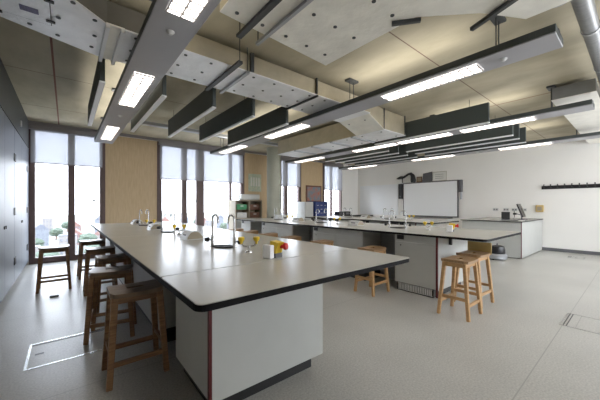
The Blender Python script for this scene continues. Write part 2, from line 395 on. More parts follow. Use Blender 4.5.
def make_stop():
    t = empty('emergency_stop', (0,0,TOP))
    MB().bbox(-.04,.04,-.04,.04,0,.035,.006).build('base', 'greyplastic', t)
    h = MB(); h.hexa([(-.035,-.035,.035),(.035,-.035,.035),(.035,.035,.035),(-.035,.035,.035),(-.035,-.06,.115),(.035,-.06,.115),(.035,.02,.125),(-.035,.02,.125)])
    h.build('housing', 'yellow', t)
    MB().tube([(.01,-.045,.082),(.02,-.075,.086)], .014, 12).tube([(.02,-.075,.086),(.024,-.095,.088)], [.027,.024], 16).build('push_button', 'redplastic', t, smooth=True)
    MB().bbox(-.09,-.045,-.03,.05,0,.10,.008).build('side_box', 'whitetrim', t)
    return t
def place(proto, x, y, label, cat, group, first, rz=0):
    o = proto if first else copy_tree(proto)
    o.location = (x, y, TOP); o.rotation_euler = (0,0,rz); tag(o, label, cat, group)
where = {'n':'near', 'm':'middle', 'f':'far'}
taps = [(1.155,2.55,'twin steel swan neck tap on the near bench, closest to the camera'),(1.155,4.45,'second twin swan neck tap along the near bench'),(1.17,6.2,'twin swan neck tap at the window end of the near bench'),
        (4.45,2.72,'twin swan neck tap at the front of the middle bench'),(4.45,4.62,'second twin swan neck tap along the middle bench'),(4.45,6.3,'twin swan neck tap at the window end of the middle bench'),
        (7.05,4.6,'twin swan neck tap at the front of the far bench'),(7.05,6.1,'twin swan neck tap at the back of the far bench')]
p = make_tap()
for i, (x,y,l) in enumerate(taps): place(p, x, y, l, 'tap', 'swan neck taps on the benches', i == 0, math.radians(24))
gas = [(1.19,2.12,'yellow handled gas tap beside the emergency stop on the near bench'),(1.19,4.03,'second yellow gas tap along the near bench'),(1.19,5.75,'yellow gas tap at the window end of the near bench'),
       (4.5,2.2,'yellow gas tap at the front of the middle bench'),(4.45,4.15,'second yellow gas tap along the middle bench'),(4.45,5.8,'yellow gas tap at the window end of the middle bench'),(7.05,3.9,'yellow gas tap on the far bench')]
p = make_gas()
for i, (x,y,l) in enumerate(gas): place(p, x, y, l, 'gas tap', 'gas taps on the benches', i == 0, .5)
pods = [(1.15,3.42,'white curved socket pod between the first two taps of the near bench'),(1.13,5.12,'white curved socket pod halfway along the near bench'),(1.16,6.85,'white curved socket pod at the window end of the near bench'),
        (4.4,3.6,'white curved socket pod between the taps of the middle bench'),(4.4,5.4,'white curved socket pod in the back half of the middle bench'),(7.05,5.4,'white curved socket pod on the far bench')]
p = make_pod()
for i, (x,y,l) in enumerate(pods): place(p, x, y, l, 'socket pod', 'socket pods on the benches', i == 0)
p = make_stop()
for i, (x,y,l) in enumerate([(1.24,1.80,'yellow and red emergency stop button on the near bench'),(4.5,1.85,'yellow and red emergency stop button on the middle bench')]):
    place(p, x, y, l, 'stop button', 'emergency stops', i == 0, .25)

# ------------------------------------------------------------------ stools
SH = .665
def make_stool(wood, seatm):
    t = empty('wooden_stool')
    # seat: grid with a hand slot, dished along its length
    nx, ny = 15, 7; hx, hy = .178, .15; bm = bmesh.new(); grid = {}
    for i in range(nx+1):
        for j in range(ny+1):
            u, v = -1+2*i/nx, -1+2*j/ny
            x, y = u*hx, v*hy
            if abs(u) == 1 and abs(v) == 1: x *= .93; y *= .88
            grid[i,j] = (x, y, SH - .007*(1-u*u) - .004*(abs(v)**4))
    faces = [(i,j) for i in range(nx) for j in range(ny) if not (4 < i < 10 and j == 3)]
    tv = {k: bm.verts.new(v) for k, v in grid.items()}; bv = {k: bm.verts.new((v[0],v[1],v[2]-.03)) for k, v in grid.items()}
    fs = set(faces)
    for i, j in faces:
        bm.faces.new((tv[i,j],tv[i+1,j],tv[i+1,j+1],tv[i,j+1])); bm.faces.new((bv[i,j+1],bv[i+1,j+1],bv[i+1,j],bv[i,j]))
        for (a, b, n) in (((i,j),(i+1,j),(i,j-1)),((i+1,j),(i+1,j+1),(i+1,j)),((i+1,j+1),(i,j+1),(i,j+1)),((i,j+1),(i,j),(i-1,j))):
            if n not in fs: bm.faces.new((tv[a],bv[a],bv[b],tv[b]))
    loose = [v for v in bm.verts if not v.link_faces]; bmesh.ops.delete(bm, geom=loose, context='VERTS')
    k = MB(); k.bm.free(); k.bm = bm; k.build('seat', seatm, t)
    def leg_at(sx, sy, z):
        f = 1 - z/(SH-.03); return Vector((sx*(.148+.04*f), sy*(.11+.055*f), z))
    for sx in (-1,1):
        for sy in (-1,1):
            MB().bar(leg_at(sx,sy,0), leg_at(sx,sy,SH-.035), .034, .038, .038, .046, up=(1,0,0), bev=.004).build('leg', wood, t)
    for sy in (-1,1):
        MB().bar(leg_at(-1,sy,.605), leg_at(1,sy,.605), .022, .05).build('apron_rail', wood, t)
        MB().bar(leg_at(-1,sy,.16), leg_at(1,sy,.16), .02, .034).build('stretcher', wood, t)
    for sx in (-1,1):
        MB().bar(leg_at(sx,-1,.605), leg_at(sx,1,.605), .022, .05).build('apron_rail', wood, t)
        MB().bar(leg_at(sx,-1,.225), leg_at(sx,1,.225), .02, .034).build('stretcher', wood, t)
    return t
dark = make_stool('wood_shade', 'seat_shade')
LS = [(.42,2.545,.0,'wooden slot seat stool nearest the camera at the left side of the near bench'),
      (.36,3.42,-.22,'second wooden stool from the camera along the near bench, turned slightly'),
      (.46,4.28,.05,'third wooden stool from the camera along the near bench'),
      (.40,5.22,.0,'fourth wooden stool from the camera along the near bench'),
      (.36,6.42,.05,'wooden stool at the window end of the near bench'),
      (-.14,5.82,0,'lone wooden stool standing in the aisle in front of the left window')]
for i, (x,y,r,l) in enumerate(LS):
    o = dark if i == 0 else copy_tree(dark)
    o.location = (x,y,0); o.rotation_euler = (0,0,r); tag(o, l, 'stool', 'stools on the left side of the near bench')
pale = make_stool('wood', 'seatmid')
RS = [(3.64,1.40,.0,'pale ash stool in front of the end corner of the middle bench'),
      (4.21,1.45,-.05,'pale ash stool with a plywood back tucked under the middle bench end'),
      (3.55,2.60,0,'pale ash stool in the first knee space of the middle bench'),
      (3.52,3.66,0,'pale ash stool before the second cabinet of the middle bench'),
      (3.52,4.55,0,'pale ash stool in the second knee space of the middle bench'),
      (3.52,5.38,0,'fifth pale ash stool back along the left side of the middle bench'),
      (3.52,6.22,0,'sixth pale ash stool back along the left side of the middle bench'),
      (3.52,6.98,0,'pale ash stool at the window end of the middle bench')]
for i, (x,y,r,l) in enumerate(RS):
    o = pale if i == 0 else copy_tree(pale)
    o.location = (x,y,0); o.rotation_euler = (0,0,r); tag(o, l, 'stool', 'stools around the middle bench')
    if i == 1:
        back = o
MB().bbox(.188,.204,-.15,.15,SH-.03,SH+.125,.006).build('backrest', 'plyyellow', back)

# ------------------------------------------------------------------ ceiling ducts
def dot_mesh():
    m = MB(); m.tube([(0,0,0),(0,0,-.006)], .0165, 12); o = m.build('insulation_pin', 'strut'); me = o.data; bpy.data.objects.remove(o); return me
DOT = dot_mesh()
def pins(parent, pts, z):
    for x, y in pts:
        o = bpy.data.objects.new('insulation_pin', DOT); C.objects.link(o); o.parent = parent; o.location = (x, y, z)
def strap(t, x, y0, y1, z, w=.035, m='strut', rod=True, wname='support_channel'):
    s = MB().box(x-w/2, x+w/2, y0, y1, z-.03, z-.002).build(wname, m, t)
    if rod:
        for y in (y0+.02, y1-.02): MB().tube([(x,y,z-.03),(x,y,CEIL-.002)], .005, 6).build('threaded_rod', 'strut', s)
DB = 2.86   # underside of the insulated ducts
t = empty('insulated_duct', (0,0,0), 0, 'long foil wrapped duct crossing the ceiling under which the left light raft hangs', 'duct')
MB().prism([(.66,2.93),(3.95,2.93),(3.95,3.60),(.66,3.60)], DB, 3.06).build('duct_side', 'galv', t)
MB().prism([(.27,2.93),(.659,2.93),(.659,3.60),(.27,3.60)], DB, 3.06).build('shaded_side', 'duct_shade', t)
MB().prism([(.40,2.92),(3.95,2.92),(3.95,3.61),(.40,3.61)], DB-.012, DB-.001).build('foil_underside', 'foil', t)
# flared part to the left
MB().prism([(-.60,2.18),(.27,2.93),(.27,3.60),(-.60,3.28)], DB, 3.06).build('flared_side', 'duct_shade', t)
MB().prism([(-.60,2.17),(.26,2.92),(.26,3.61),(-.60,3.29)], DB-.012, DB-.001).build('flared_underside', 'foil', t)
MB().box(.262,.40,2.91,3.62,DB-.014,DB-.001).build('joint_panel', 'foilwarm', t)
MB().box(.262,.29,2.90,3.64,DB-.05,DB-.014).build('flange', 'whitetrim', t)
MB().box(.372,.40,2.90,3.64,DB-.05,DB-.014).build('flange', 'whitetrim', t)
pins(t, [(x, y) for x in (.50,.95,1.22,1.75,2.05,2.35,2.65,2.95,3.4,3.7) for y in (3.0,3.27,3.52)], DB-.012)
pins(t, [(.185,2.92),(.20,3.19),(.19,3.43),(-.05,3.07),(-.06,3.39),(.04,2.77),(-.24,3.33)], DB-.012)
h = MB().prism([(-.50,2.50),(-.10,2.74),(-.10,3.23),(-.50,3.23)], DB-.022, DB-.0122).build('access_hatch', 'foil', t)
MB().box(-.28,-.17,3.03,3.11,DB-.024,DB-.0222).build('hatch_label', 'label', h)
for (x,y) in ((-.10,2.84),(-.10,3.15),(-.42,3.23)): MB().bbox(x-.03,x+.03,y-.015,y+.015,DB-.035,DB-.0222,.003,1).build('hatch_clip', 'black', h)
MB().box(-.10,-.094,2.74,3.236,DB-.020,DB-.0122).box(-.50,-.10,3.23,3.236,DB-.020,DB-.0122).build('hatch_gasket', 'strut', h)
strap(t, 1.44, 2.74, 3.70, DB-.012, .05)
strap(t, 1.62, 2.90, 3.66, DB-.012, .035, 'strutlight')
strap(t, 2.72, 2.90, 3.64, DB-.012, .018, 'strut', False)
MB().box(1.66,1.70,2.90,2.93,DB,3.08).box(2.7,2.72,2.90,2.93,DB,3.08).build('side_flange', 'strut', t)
# dropped transition and branch running toward the windows
MB().hexa([(3.95,2.95,DB-.005),(4.50,3.03,2.70),(4.50,3.65,2.70),(3.95,3.62,DB-.005),(3.95,2.95,3.06),(4.50,3.03,3.06),(4.50,3.65,3.06),(3.95,3.62,3.06)]).build('transition_side', 'galv', t)
MB().hexa([(3.95,2.95,DB-.012),(4.50,3.02,2.688),(4.50,3.66,2.688),(3.95,3.62,DB-.012),(3.95,2.95,DB-.004),(4.50,3.02,2.698),(4.50,3.66,2.698),(3.95,3.62,DB-.004)]).build('transition_underside', 'foilwarm', t)
MB().box(4.50,5.22,3.03,6.4,2.70,3.06).build('branch_side', 'galv', t)
MB().box(4.495,4.515,3.02,3.03,2.70,3.08).box(5.205,5.225,3.02,3.03,2.70,3.08).build('side_flange', 'strut', t)
for a, b in ((3.02,3.72),(3.84,4.32),(4.44,4.95),(5.05,5.6),(5.7,6.4)):
    MB().box(4.49,5.23,a,b,2.685,2.699).build('branch_underside', 'foil', t)
for a in (3.78,4.38,5.0,5.65): MB().box(4.49,5.23,a-.03,a+.03,2.67,2.699).build('branch_flange', 'strutlight', t)
pins(t, [(4.06+.14*k, y) for k in range(3) for y in (3.12,3.48)], 2.80)
pins(t, [(4.6,3.15),(5.1,3.15),(4.6,3.6),(5.1,3.6),(4.6,4.0),(5.1,4.0),(4.85,4.65)], 2.685)
# plenum duct overhead
t = empty('insulated_duct', (0,0,0), 0, 'broad foil covered duct at the top centre of the room', 'duct')
poly = [(.95,.05),(2.95,.05),(2.95,.62),(2.58,.83),(2.22,1.19),(2.22,2.24),(.95,2.16)]
MB().prism(poly, DB, 3.06).build('duct_side', 'galv', t)
MB().prism(poly, DB-.012, DB-.0005).build('foil_underside', 'foilwarm', t)
pins(t, [(x,y) for x in (1.06,1.55,1.80,2.05) for y in (.9,1.3,1.7,2.08)] + [(2.35,.75),(2.7,.5),(1.3,2.08)], DB-.012)
strap(t, 1.21, 1.2, 2.34, DB-.012, .05); strap(t, 1.40, 1.2, 2.34, DB-.012, .03, 'strutlight')
MB().bar((2.12,1.35,DB-.03),(2.26,1.17,DB-.03),.03,.03).build('corner_clip', 'strut', t)
MB().bar((2.72,.95,DB-.03),(2.5,.45,DB-.03),.035,.03).build('support_channel', 'strut', t)
# duct beyond
t = empty('insulated_duct', (0,0,0), 0, 'grey foil duct by the right edge above the far light rafts', 'duct')
MB().box(5.72,10.5,.42,.88,2.90,3.08).build('duct_side', 'galvdull', t)
MB().box(5.71,10.5,.41,.89,2.89,2.8995).build('foil_underside', 'foilwarm', t)
# round pipe
t = empty('round_duct', (0,0,0), 0, 'round spiral steel ventilation pipe at the top right', 'pipe')
P = [(3.0,.31,2.95),(10.5,.31,2.95)]
MB().tube(P, .062, 24).build('pipe', 'galvdull', t, smooth=True)
for x in (3.75, 4.9, 6.6, 8.2): MB().tube([(x,.31,2.95),(x+.03,.31,2.95)], .069, 24).build('pipe_clamp', 'strutlight', t)
MB().tube([(3.11,.44,2.96),(3.11,.44,2.98)], .07, 24).tube([(3.11,.44,2.98),(3.11,.44,3.12)], .045, 24).tube([(3.03,.31,2.96),(3.11,.44,3.06)], .035, 12).build('pipe_flange', 'strutlight', t)

# ------------------------------------------------------------------ light rafts
RZ = 2.70
def raft(x0, y0, y1, label, lights, sensors):
    t = empty('light_raft', (x0+.17, y0, RZ), 0, label, 'ceiling light', 'suspended light rafts')
    w = .17; L_ = y1-y0
    MB().bbox(-w, w, 0, L_, 0, .012, .003, 1).build('underside', 'raft', t)
    MB().box(-w, -w+.012, 0, L_, .0125, .075).box(w-.012, w, 0, L_, .0125, .075).box(-w+.012, w-.012, 0, .012, .0125, .075).build('side_skirt', 'raftdark', t)
    MB().box(-.03, .03, -.0, L_, .055, .09).build('mounting_rail', 'strut', t)
    for a, b in lights:
        f = MB().box(-.095, .095, a-y0, b-y0, -.004, -.0005).build('diffuser', 'light', t)
        g = MB(); k = a-y0
        g.box(-.10,-.093,a-y0,b-y0,-.016,-.004).box(.093,.10,a-y0,b-y0,-.016,-.004).box(-.006,.006,a-y0,b-y0,-.016,-.0045)
        while k <= b-y0: g.box(-.093,.093,k-.006,k+.006,-.018,-.0045); k += .085
        g.build('louvre', 'louvre', f)
    for y in sensors:
        MB().lathe((0,y-y0,-.022), [(.015,0),(.02,.006),(.032,.018),(.032,.022)], 20).build('sensor', 'white', t, smooth=True)
    k = 1.1
    for y in (.9, 2.72, 5.3, 7.2):
        if y > y0+.1:
            hg = MB().bbox(-.10,.10,y-y0-.05,y-y0+.05,CEIL-RZ-.03,CEIL-RZ-.001,.004,1).build('hanger_plate', 'strut', t)
            for s in (-.04,.04): MB().tube([(s,y-y0,.08),(s,y-y0,CEIL-RZ-.03)], .006, 6).build('hanger_rod', 'strut', hg)
LG = [(1.02,2.18),(3.40,4.60),(6.05,7.25)]
raft(.48, -1.2, 7.75, 'wide grey light raft running overhead at the left', [(-.9,.2)]+LG, [2.43, 5.2])
raft(3.06, .45, 7.6, 'grey light raft running from upper right to the round column', [(1.05,2.15),(3.75,4.95),(6.0,7.2)], [.85])
raft(5.64, .45, 7.6, 'third light raft, above the far side of the middle bench', [(1.1,2.2),(2.4,3.5),(3.6,4.8),(6.0,7.2)], [])
raft(8.24, .45, 7.6, 'light raft nearest the whiteboard wall', [(1.3,2.3),(3.4,4.6),(6.0,7.2)], [2.8])

# ------------------------------------------------------------------ baffles
def make_baffle(L_):
    t = empty('acoustic_baffle')
    MB().bbox(-.025,.025,0,L_,.02,.34,.004,1).build('panel', 'baffle', t)
    MB().box(-.028,.028,0,L_,0,.0195).build('edge_trim', 'whitetrim', t)
    for y in (.3, L_-.3): MB().tube([(0,y,.34),(0,y,CEIL-2.66)], .004, 6).build('hanger_rod', 'strut', t)
    return t
pb = make_baffle(2.25)
bl = [(.31,3.82,'charcoal acoustic baffle left of the left light raft'),
      (.95,3.82,'first charcoal baffle right of the left light raft'),(1.60,3.82,'second charcoal baffle right of the left light raft'),(2.23,3.82,'third charcoal baffle right of the left light raft'),(2.88,3.82,'charcoal baffle just left of the raft by the column'),
      (5.40,1.62,'charcoal baffle beside the third light raft'),(6.30,4.1,'window side baffle of the row next to the third raft'),
      (6.75,1.62,'front baffle, first of the far rows'),(6.75,4.1,'back baffle, first of the far rows'),
      (7.20,1.62,'front baffle, second of the far rows'),(7.20,4.1,'back baffle, second of the far rows'),
      (7.72,1.62,'front baffle nearest the whiteboard wall'),(7.72,4.1,'back baffle nearest the whiteboard wall')]
for i, (x,y,l) in enumerate(bl):
    o = pb if i == 0 else copy_tree(pb)
    o.location = (x,y,2.66); tag(o, l, 'baffle', 'hanging acoustic baffles')

# cable tray near the windows
t = empty('cable_tray', (0,6.62,2.98), 0, 'grey cable tray hanging across the room near the windows', 'cable tray')
MB().box(.95,5.0,-.07,.07,0,.008).box(.95,5.0,-.07,-.062,.008,.06).box(.95,5.0,.062,.07,.008,.06).build('tray', 'strutlight', t)
for x in (1.25,2.55,4.2): MB().tube([(x,0,.008),(x,0,CEIL-2.982)], .006, 6).build('hanger_rod', 'strut', t)
MB().box(3.45,4.3,-.02,.05,.01,.05).build('control_box', 'strut', t)
t = empty('steel_channel', (.17,1.2,3.04), 0, 'perforated dark steel channel above the duct at the top left', 'channel')
MB().box(-.03,.03,0,1.58,0,.03).build('channel', 'strut', t)
for k in range(9): MB().tube([(0,.5+k*.12,-.001),(0,.5+k*.12,-.003)], .012, 10).build('hole', 'black', t)

# ------------------------------------------------------------------ whiteboard wall
def on_wall(name, y0, y1, z0, z1, th, m, parent=None, bev=.004, off=0): return MB().bbox(XE-off-th, XE-off-.001, y0, y1, z0, z1, bev, 1).build(name, m, parent)
t = empty('interactive_whiteboard', (0,0,0), 0, 'large dark framed interactive whiteboard on the white wall', 'whiteboard')
on_wall('frame', 4.10, 6.20, .86, 2.19, .05, 'greyplastic', t)
on_wall('writing_surface', 4.14, 6.16, .90, 2.15, .006, 'board', t, .002, .0495)
on_wall('pen_tray', 4.3, 6.0, .83, .858, .10, 'greyplastic', t)
t = on_wall('whiteboard', 6.45, 8.40, .88, 2.17, .03, 'board'); tag(t, 'plain white dry wipe board left of the interactive whiteboard', 'whiteboard')
t = empty('wall_speaker', (0,0,0), 0, 'slim black speaker on the left of the interactive whiteboard', 'speaker', 'speakers beside the whiteboard')
on_wall('cabinet', 6.23,6.38,1.55,2.16,.10,'black',t); on_wall('volume_knob', 6.28,6.33,1.62,1.67,.012,'greyplastic',t,.003,.10)
t = empty('wall_speaker', (0,0,0), 0, 'slim speaker on the right of the interactive whiteboard', 'speaker', 'speakers beside the whiteboard')
on_wall('cabinet', 3.97,4.07,1.75,2.18,.10,'greyplastic',t); on_wall('bracket', 3.99,4.05,1.5,1.75,.05,'strutlight',t)
# things standing on top of the whiteboard
tp = 2.191
t = empty('picture_frame', (XE-.03,5.52,tp), 0, 'small dark picture frame standing on the interactive whiteboard', 'picture frame')
MB().bbox(-.015,.01,-.11,.11,0,.21,.004,1).build('frame','brownbox',t); MB().box(-.0165,-.0152,-.08,.08,.03,.18).build('picture','beige',t)
t = empty('display_card', (XE-.03,4.75,tp), 0, 'white printed card standing on the interactive whiteboard', 'card')
MB().bbox(-.006,.006,-.25,.25,0,.34,.002,1).build('card','paper',t); MB().box(-.0072,-.0061,-.25,.25,.325,.34).box(-.0072,-.0061,-.25,.25,0,.012).box(-.0072,-.0061,-.25,-.238,.013,.324).box(-.0072,-.0061,.238,.25,.013,.324).build('border','beige',t)
for k in range(3): MB().box(-.0075,-.0062,-.14,.16,.09+.07*k,.10+.07*k).build('text_line','greyplastic',t)
o = MB().hexa([(XE-.06,5.02,tp),(XE-.02,5.02,tp),(XE-.02,5.40,tp),(XE-.06,5.40,tp),(XE-.06,5.02,tp+.36),(XE-.02,5.02,tp+.36),(XE-.02,5.36,tp+.31),(XE-.06,5.36,tp+.31)]).build('monitor_screen_board','greyplastic')
tag(o, 'dark grey panel standing on the interactive whiteboard beside the white card', 'panel')
t = empty('animal_model', (XE-.10,5.96,tp), 0, 'dark long snouted model perched on the left of the whiteboard', 'model')
MB().tube([(0,.50,.19),(0,.42,.20),(0,.30,.23),(0,.18,.23),(0,.08,.28),(0,-.02,.34),(0,-.12,.35),(0,-.20,.26),(0,-.22,.10),(0,-.22,.003)],[.012,.045,.06,.045,.04,.04,.055,.08,.10,.09],14).build('body','blackmatte',t,smooth=True)
MB().bar((0,.24,0),(0,.24,.20),.03,.03).build('leg','blackmatte',t)
# wall sockets
for i, (y, l) in enumerate(((3.0,'white wall socket furthest left above the teaching desk'),(2.72,'second white wall socket above the teaching desk'),(2.5,'white wall socket with a plugged in cable above the desk'),(2.28,'white wall socket just left of the monitor'))):
    t = empty('wall_socket', (XE,y,1.16), 0, l, 'socket', 'wall sockets above the desk')
    MB().bbox(-.012,-.001,-.075,.075,-.045,.045,.003,1).build('plate','white',t)
    for s in (-.035,.035): MB().bbox(-.014 if i != 2 else -.05,-.0122,s-.018,s+.018,-.02,.02,.001,1).build('outlet','greyplastic',t)
t = empty('wall_dispenser', (XE,1.90,1.20), 0, 'cream wall unit with amber front beside the monitor', 'wall unit')
MB().bbox(-.07,-.001,-.09,.09,-.10,.10,.02).build('housing','plyyellow',t); MB().bbox(-.078,-.0705,-.05,.05,-.06,.05,.004).build('front','beige',t)
# coat hook rail
t = empty('coat_rail', (XE,0,1.80), 0, 'black coat hook rail on the white wall at the right', 'coat rail')
MB().bbox(-.03,-.001,-.6,1.86,-.05,.05,.004,1).build('rail','black',t)
for k in range(17):
    y = 1.80-.145*k
    MB().tube([(-.03,y,-.01),(-.07,y,.0),(-.085,y,.04),(-.08,y,.085)], [.009,.009,.010,.016], 8).build('hook','black',t)

# ------------------------------------------------------------------ teaching desk
t = empty('teaching_desk', (9.43,2.52,0), 0, 'white teaching desk with black top edge against the white wall', 'desk')
MB().prism(rrect(-1.08,1.15,-.70,.68,.02), .885, .905).build('edge_core','black_edge',t)
MB().prism(rrect(-1.075,1.145,-.695,.675,.02), .9052, .909).build('top','worktop',t)
MB().box(-1.0,1.13,-.655,.64,.06,.884).build('body','cabinet',t)
MB().bbox(-1.03,-1.001,-.66,.645,.02,.884,.003,1).build('front_panel','cabinet',t)
MB().box(-1.034,-1.012,-.675,-.661,.02,.884).build('corner_strip','red',t)
MB().bbox(-1.0,1.13,-.675,-.656,.02,.884,.003,1).build('side_panel','cabinet',t)
MB().box(-.97,1.1,-.62,.6,0,.059).build('plinth','plinth',t)
DZ = .9095
t = empty('computer_monitor', (9.35,2.02,DZ), math.radians(28), 'black computer monitor on the teaching desk, seen side on', 'monitor')
MB().bbox(-.12,.12,-.1,.1,0,.015,.005).build('foot','black',t)
MB().bar((0,.03,.015),(0,.05,.30),.05,.03).build('stand','black',t)
m_ = MB().hexa([(-.27,-.03,.08),(.27,-.03,.08),(.27,.0,.07),(-.27,.0,.07),(-.27,.09,.42),(.27,.09,.42),(.27,.12,.41),(-.27,.12,.41)]).build('screen','black',t)
t.rotation_euler = (0,0,math.radians(6))
t = empty('desk_speaker', (9.0,2.32,DZ), .2, 'small square black speaker on the teaching desk', 'speaker')
MB().bbox(-.07,.07,-.09,.09,.012,.21,.008).build('cabinet','blackmatte',t); MB().bbox(-.08,.08,-.1,.1,0,.0115,.004,1).build('stand','whitetrim',t)
t = empty('keyboard', (8.72,2.15,DZ), math.radians(80), 'dark keyboard on the front corner of the teaching desk', 'keyboard')
MB().bbox(-.2,.2,-.07,.07,0,.016,.004,1).build('case','greyplastic',t); MB().box(-.18,.18,-.055,.055,.0165,.022).build('keys','black',t)
t = empty('document_camera', (8.94,1.95,DZ), 0, 'dark document camera with angled arm beside the speaker', 'document camera')
MB().bbox(-.07,.07,-.06,.06,0,.03,.006).build('base','greyplastic',t); MB().tube([(0,0,.03),(0,.03,.14),(0,.14,.17)],.012,10).build('arm','greyplastic',t); MB().bbox(-.03,.03,.12,.19,.14,.19,.006).build('head','black',t)
o = MB().bbox(8.50,8.76,1.86,1.94,DZ,DZ+.012,.002,1).build('paper_stack','paper'); tag(o,'white papers lying at the corner of the teaching desk','papers')
o = MB().tube([(9.35,2.22,DZ+.012),(9.6,2.3,DZ+.012),(10.3,2.45,DZ+.012),(10.5,2.48,DZ+.02),(XE-.06,2.5,1.13)],.008,8).build('power_cable','cable'); tag(o,'black cable running from the monitor up to a wall socket','cable')
# vacuum cleaner on the floor
t = empty('vacuum_cleaner', (7.95,2.22,0), .3, 'dark domed canister vacuum cleaner with pale base by the teaching desk', 'vacuum cleaner')
MB().lathe((0,0,.02), [(.18,0),(.20,.02),(.20,.10),(.17,.13)], 32).build('base','strutlight',t,smooth=True)
MB().lathe((0,0,.15), [(.165,0),(.165,.10),(.14,.17),(.08,.19),(.01,.195)], 32).build('dome','black',t,smooth=True)
MB().tube([(-.12,0,.27),(-.10,0,.36),(0,0,.385),(.10,0,.36),(.12,0,.27)],.012,8).build('handle','greyplastic',t,smooth=True)
for a in (0.5,2.6,4.7): MB().tube([(math.cos(a)*.15-.01,math.sin(a)*.15,.02),(math.cos(a)*.15+.01,math.sin(a)*.15,.02)],.02,12).build('castor','black',t)

# ------------------------------------------------------------------ window-side furniture
t = empty('open_shelf_unit', (4.55,8.27,0), 0, 'pale open shelf cabinet with trays against the window wall', 'shelf unit')
MB().box(-.50,-.47,-.22,.22,0,1.46).box(.44,.47,-.22,.22,0,1.46).box(-.47,.44,.20,.22,0,1.46).box(-.47,.44,-.22,.20,1.43,1.46).box(-.47,.44,-.22,.20,.86,.89).box(-.03,0,-.22,.20,.89,1.43).build('carcass','beige',t)
MB().box(-.47,-.03,-.20,.20,1.14,1.155).box(0,.44,-.20,.20,1.14,1.155).build('shelf','brownbox',t)
MB().bbox(-.47,-.02,-.235,-.221,.06,.85,.003,1).build('door','cabinet',t); MB().bbox(-.01,.44,-.235,-.221,.06,.85,.003,1).build('door','cabinet',t)
for i,(x,z,m,l) in enumerate(((4.30,1.156,'green','green tray on the upper shelf of the open unit'),(4.30,.891,'white','white tray on the lower shelf of the open unit'),(4.77,1.156,'brownbox','brown box on the upper shelf of the open unit'),(4.77,.891,'brownbox','brown box on the lower shelf of the open unit'))):
    tr = empty('storage_tray', (x,8.24,z), 0, l, 'tray', 'trays in the open shelf unit')
    MB().box(-.17,.17,-.14,.14,0,.012).box(-.17,.17,-.14,-.128,.012,.17).box(-.17,.17,.128,.14,.012,.17).box(-.17,-.158,-.128,.128,.012,.17).box(.158,.17,-.128,.128,.012,.17).build('tray',m,tr)
    MB().bbox(-.05,.05,-.150,-.1405,.10,.13,.002,1).build('label_holder','paper',tr)
t = empty('laminator', (4.62,8.22,1.461), 0, 'white rounded machine lying on top of the open shelf unit', 'machine')
MB().bbox(-.34,.34,-.13,.13,.01,.19,.04,3).build('housing','white',t); MB().bbox(.345,.37,-.06,.06,.05,.15,.008).build('end_knob','greyplastic',t)
t = empty('wall_notice', (5.05,Y1-.021,2.05), 0, 'pale green notice pinned to the timber panel left of the column', 'notice')
MB().bbox(-.28,.22,-.01,0,-.28,.32,.002,1).build('board','notice',t)
for k in range(4): MB().box(-.20+.1*k,-.14+.1*k,-.0115,-.0102,-.1,.2).build('notice_sheet','paper',t)
t = empty('framed_poster', (7.76,Y1-.021,1.75), 0, 'dark framed colourful poster on the timber panel by the far window', 'poster')
MB().bbox(-.42,.42,-.03,0,-.34,.34,.005,1).build('frame','brownbox',t); MB().box(-.36,.36,-.032,-.0305,-.28,.28).build('print','poster',t)
t = empty('storage_cabinet', (7.45,8.2,0), 0, 'deep blue cabinet with small pale labels under the framed poster', 'cabinet')
MB().bbox(-.12,.55,-.24,.24,0,1.44,.006,1).build('body','blue',t)
for i in range(3):
    for j in range(3): MB().box(-.04+.2*i,.06+.2*i,-.2415,-.2402,.98+.15*j,1.0+.15*j).build('label_plate','strutlight',t)
t = empty('storage_cabinet', (7.02,8.2,0), 0, 'pale upright cabinet left of the deep blue cabinet', 'cabinet')
MB().bbox(-.20,.20,-.24,.24,0,1.42,.006,1).build('body','cabinet',t); MB().bbox(-.19,.19,-.256,-.241,.05,1.38,.004,1).build('door','cabinet',t); MB().bbox(.13,.15,-.27,-.257,.6,.75,.003,1).build('handle','black',t)
t = empty('side_counter', (9.25,7.95,0), 0, 'low dark topped counter below the window nearest the white wall', 'counter')
MB().box(-.95,1.3,-.30,.30,.82,.86).build('top','black_edge',t); MB().box(-.9,1.25,-.26,.28,0,.819).build('body','cabinet',t)
for i,(x,l) in enumerate(((8.55,'black instrument box on the side counter, nearest the blue cabinet'),(8.95,'black instrument box in the middle of the side counter'))):
    b = empty('instrument_box', (x,7.85,.861), 0, l, 'instrument', 'instruments on the side counter')
    MB().bbox(-.16,.16,-.12,.12,0,.18,.01).build('case','blackmatte',b); MB().box(-.12,.05,-.1215,-.1202,.06,.14).build('dial_panel','greyplastic',b); MB().tube([(.10,-.12,.09),(.10,-.135,.09)],.02,12).build('dial','chrome',b)
t = empty('plastic_tub', (4.95,6.9,TOP), 0, 'white plastic tub at the window end of the middle bench', 'tub')
MB().prism(rrect(-.15,.15,-.1,.1,.03), 0, .09).build('tub','white',t); MB().prism(rrect(-.16,.16,-.11,.11,.03), .0901,.105).build('lid','white',t)

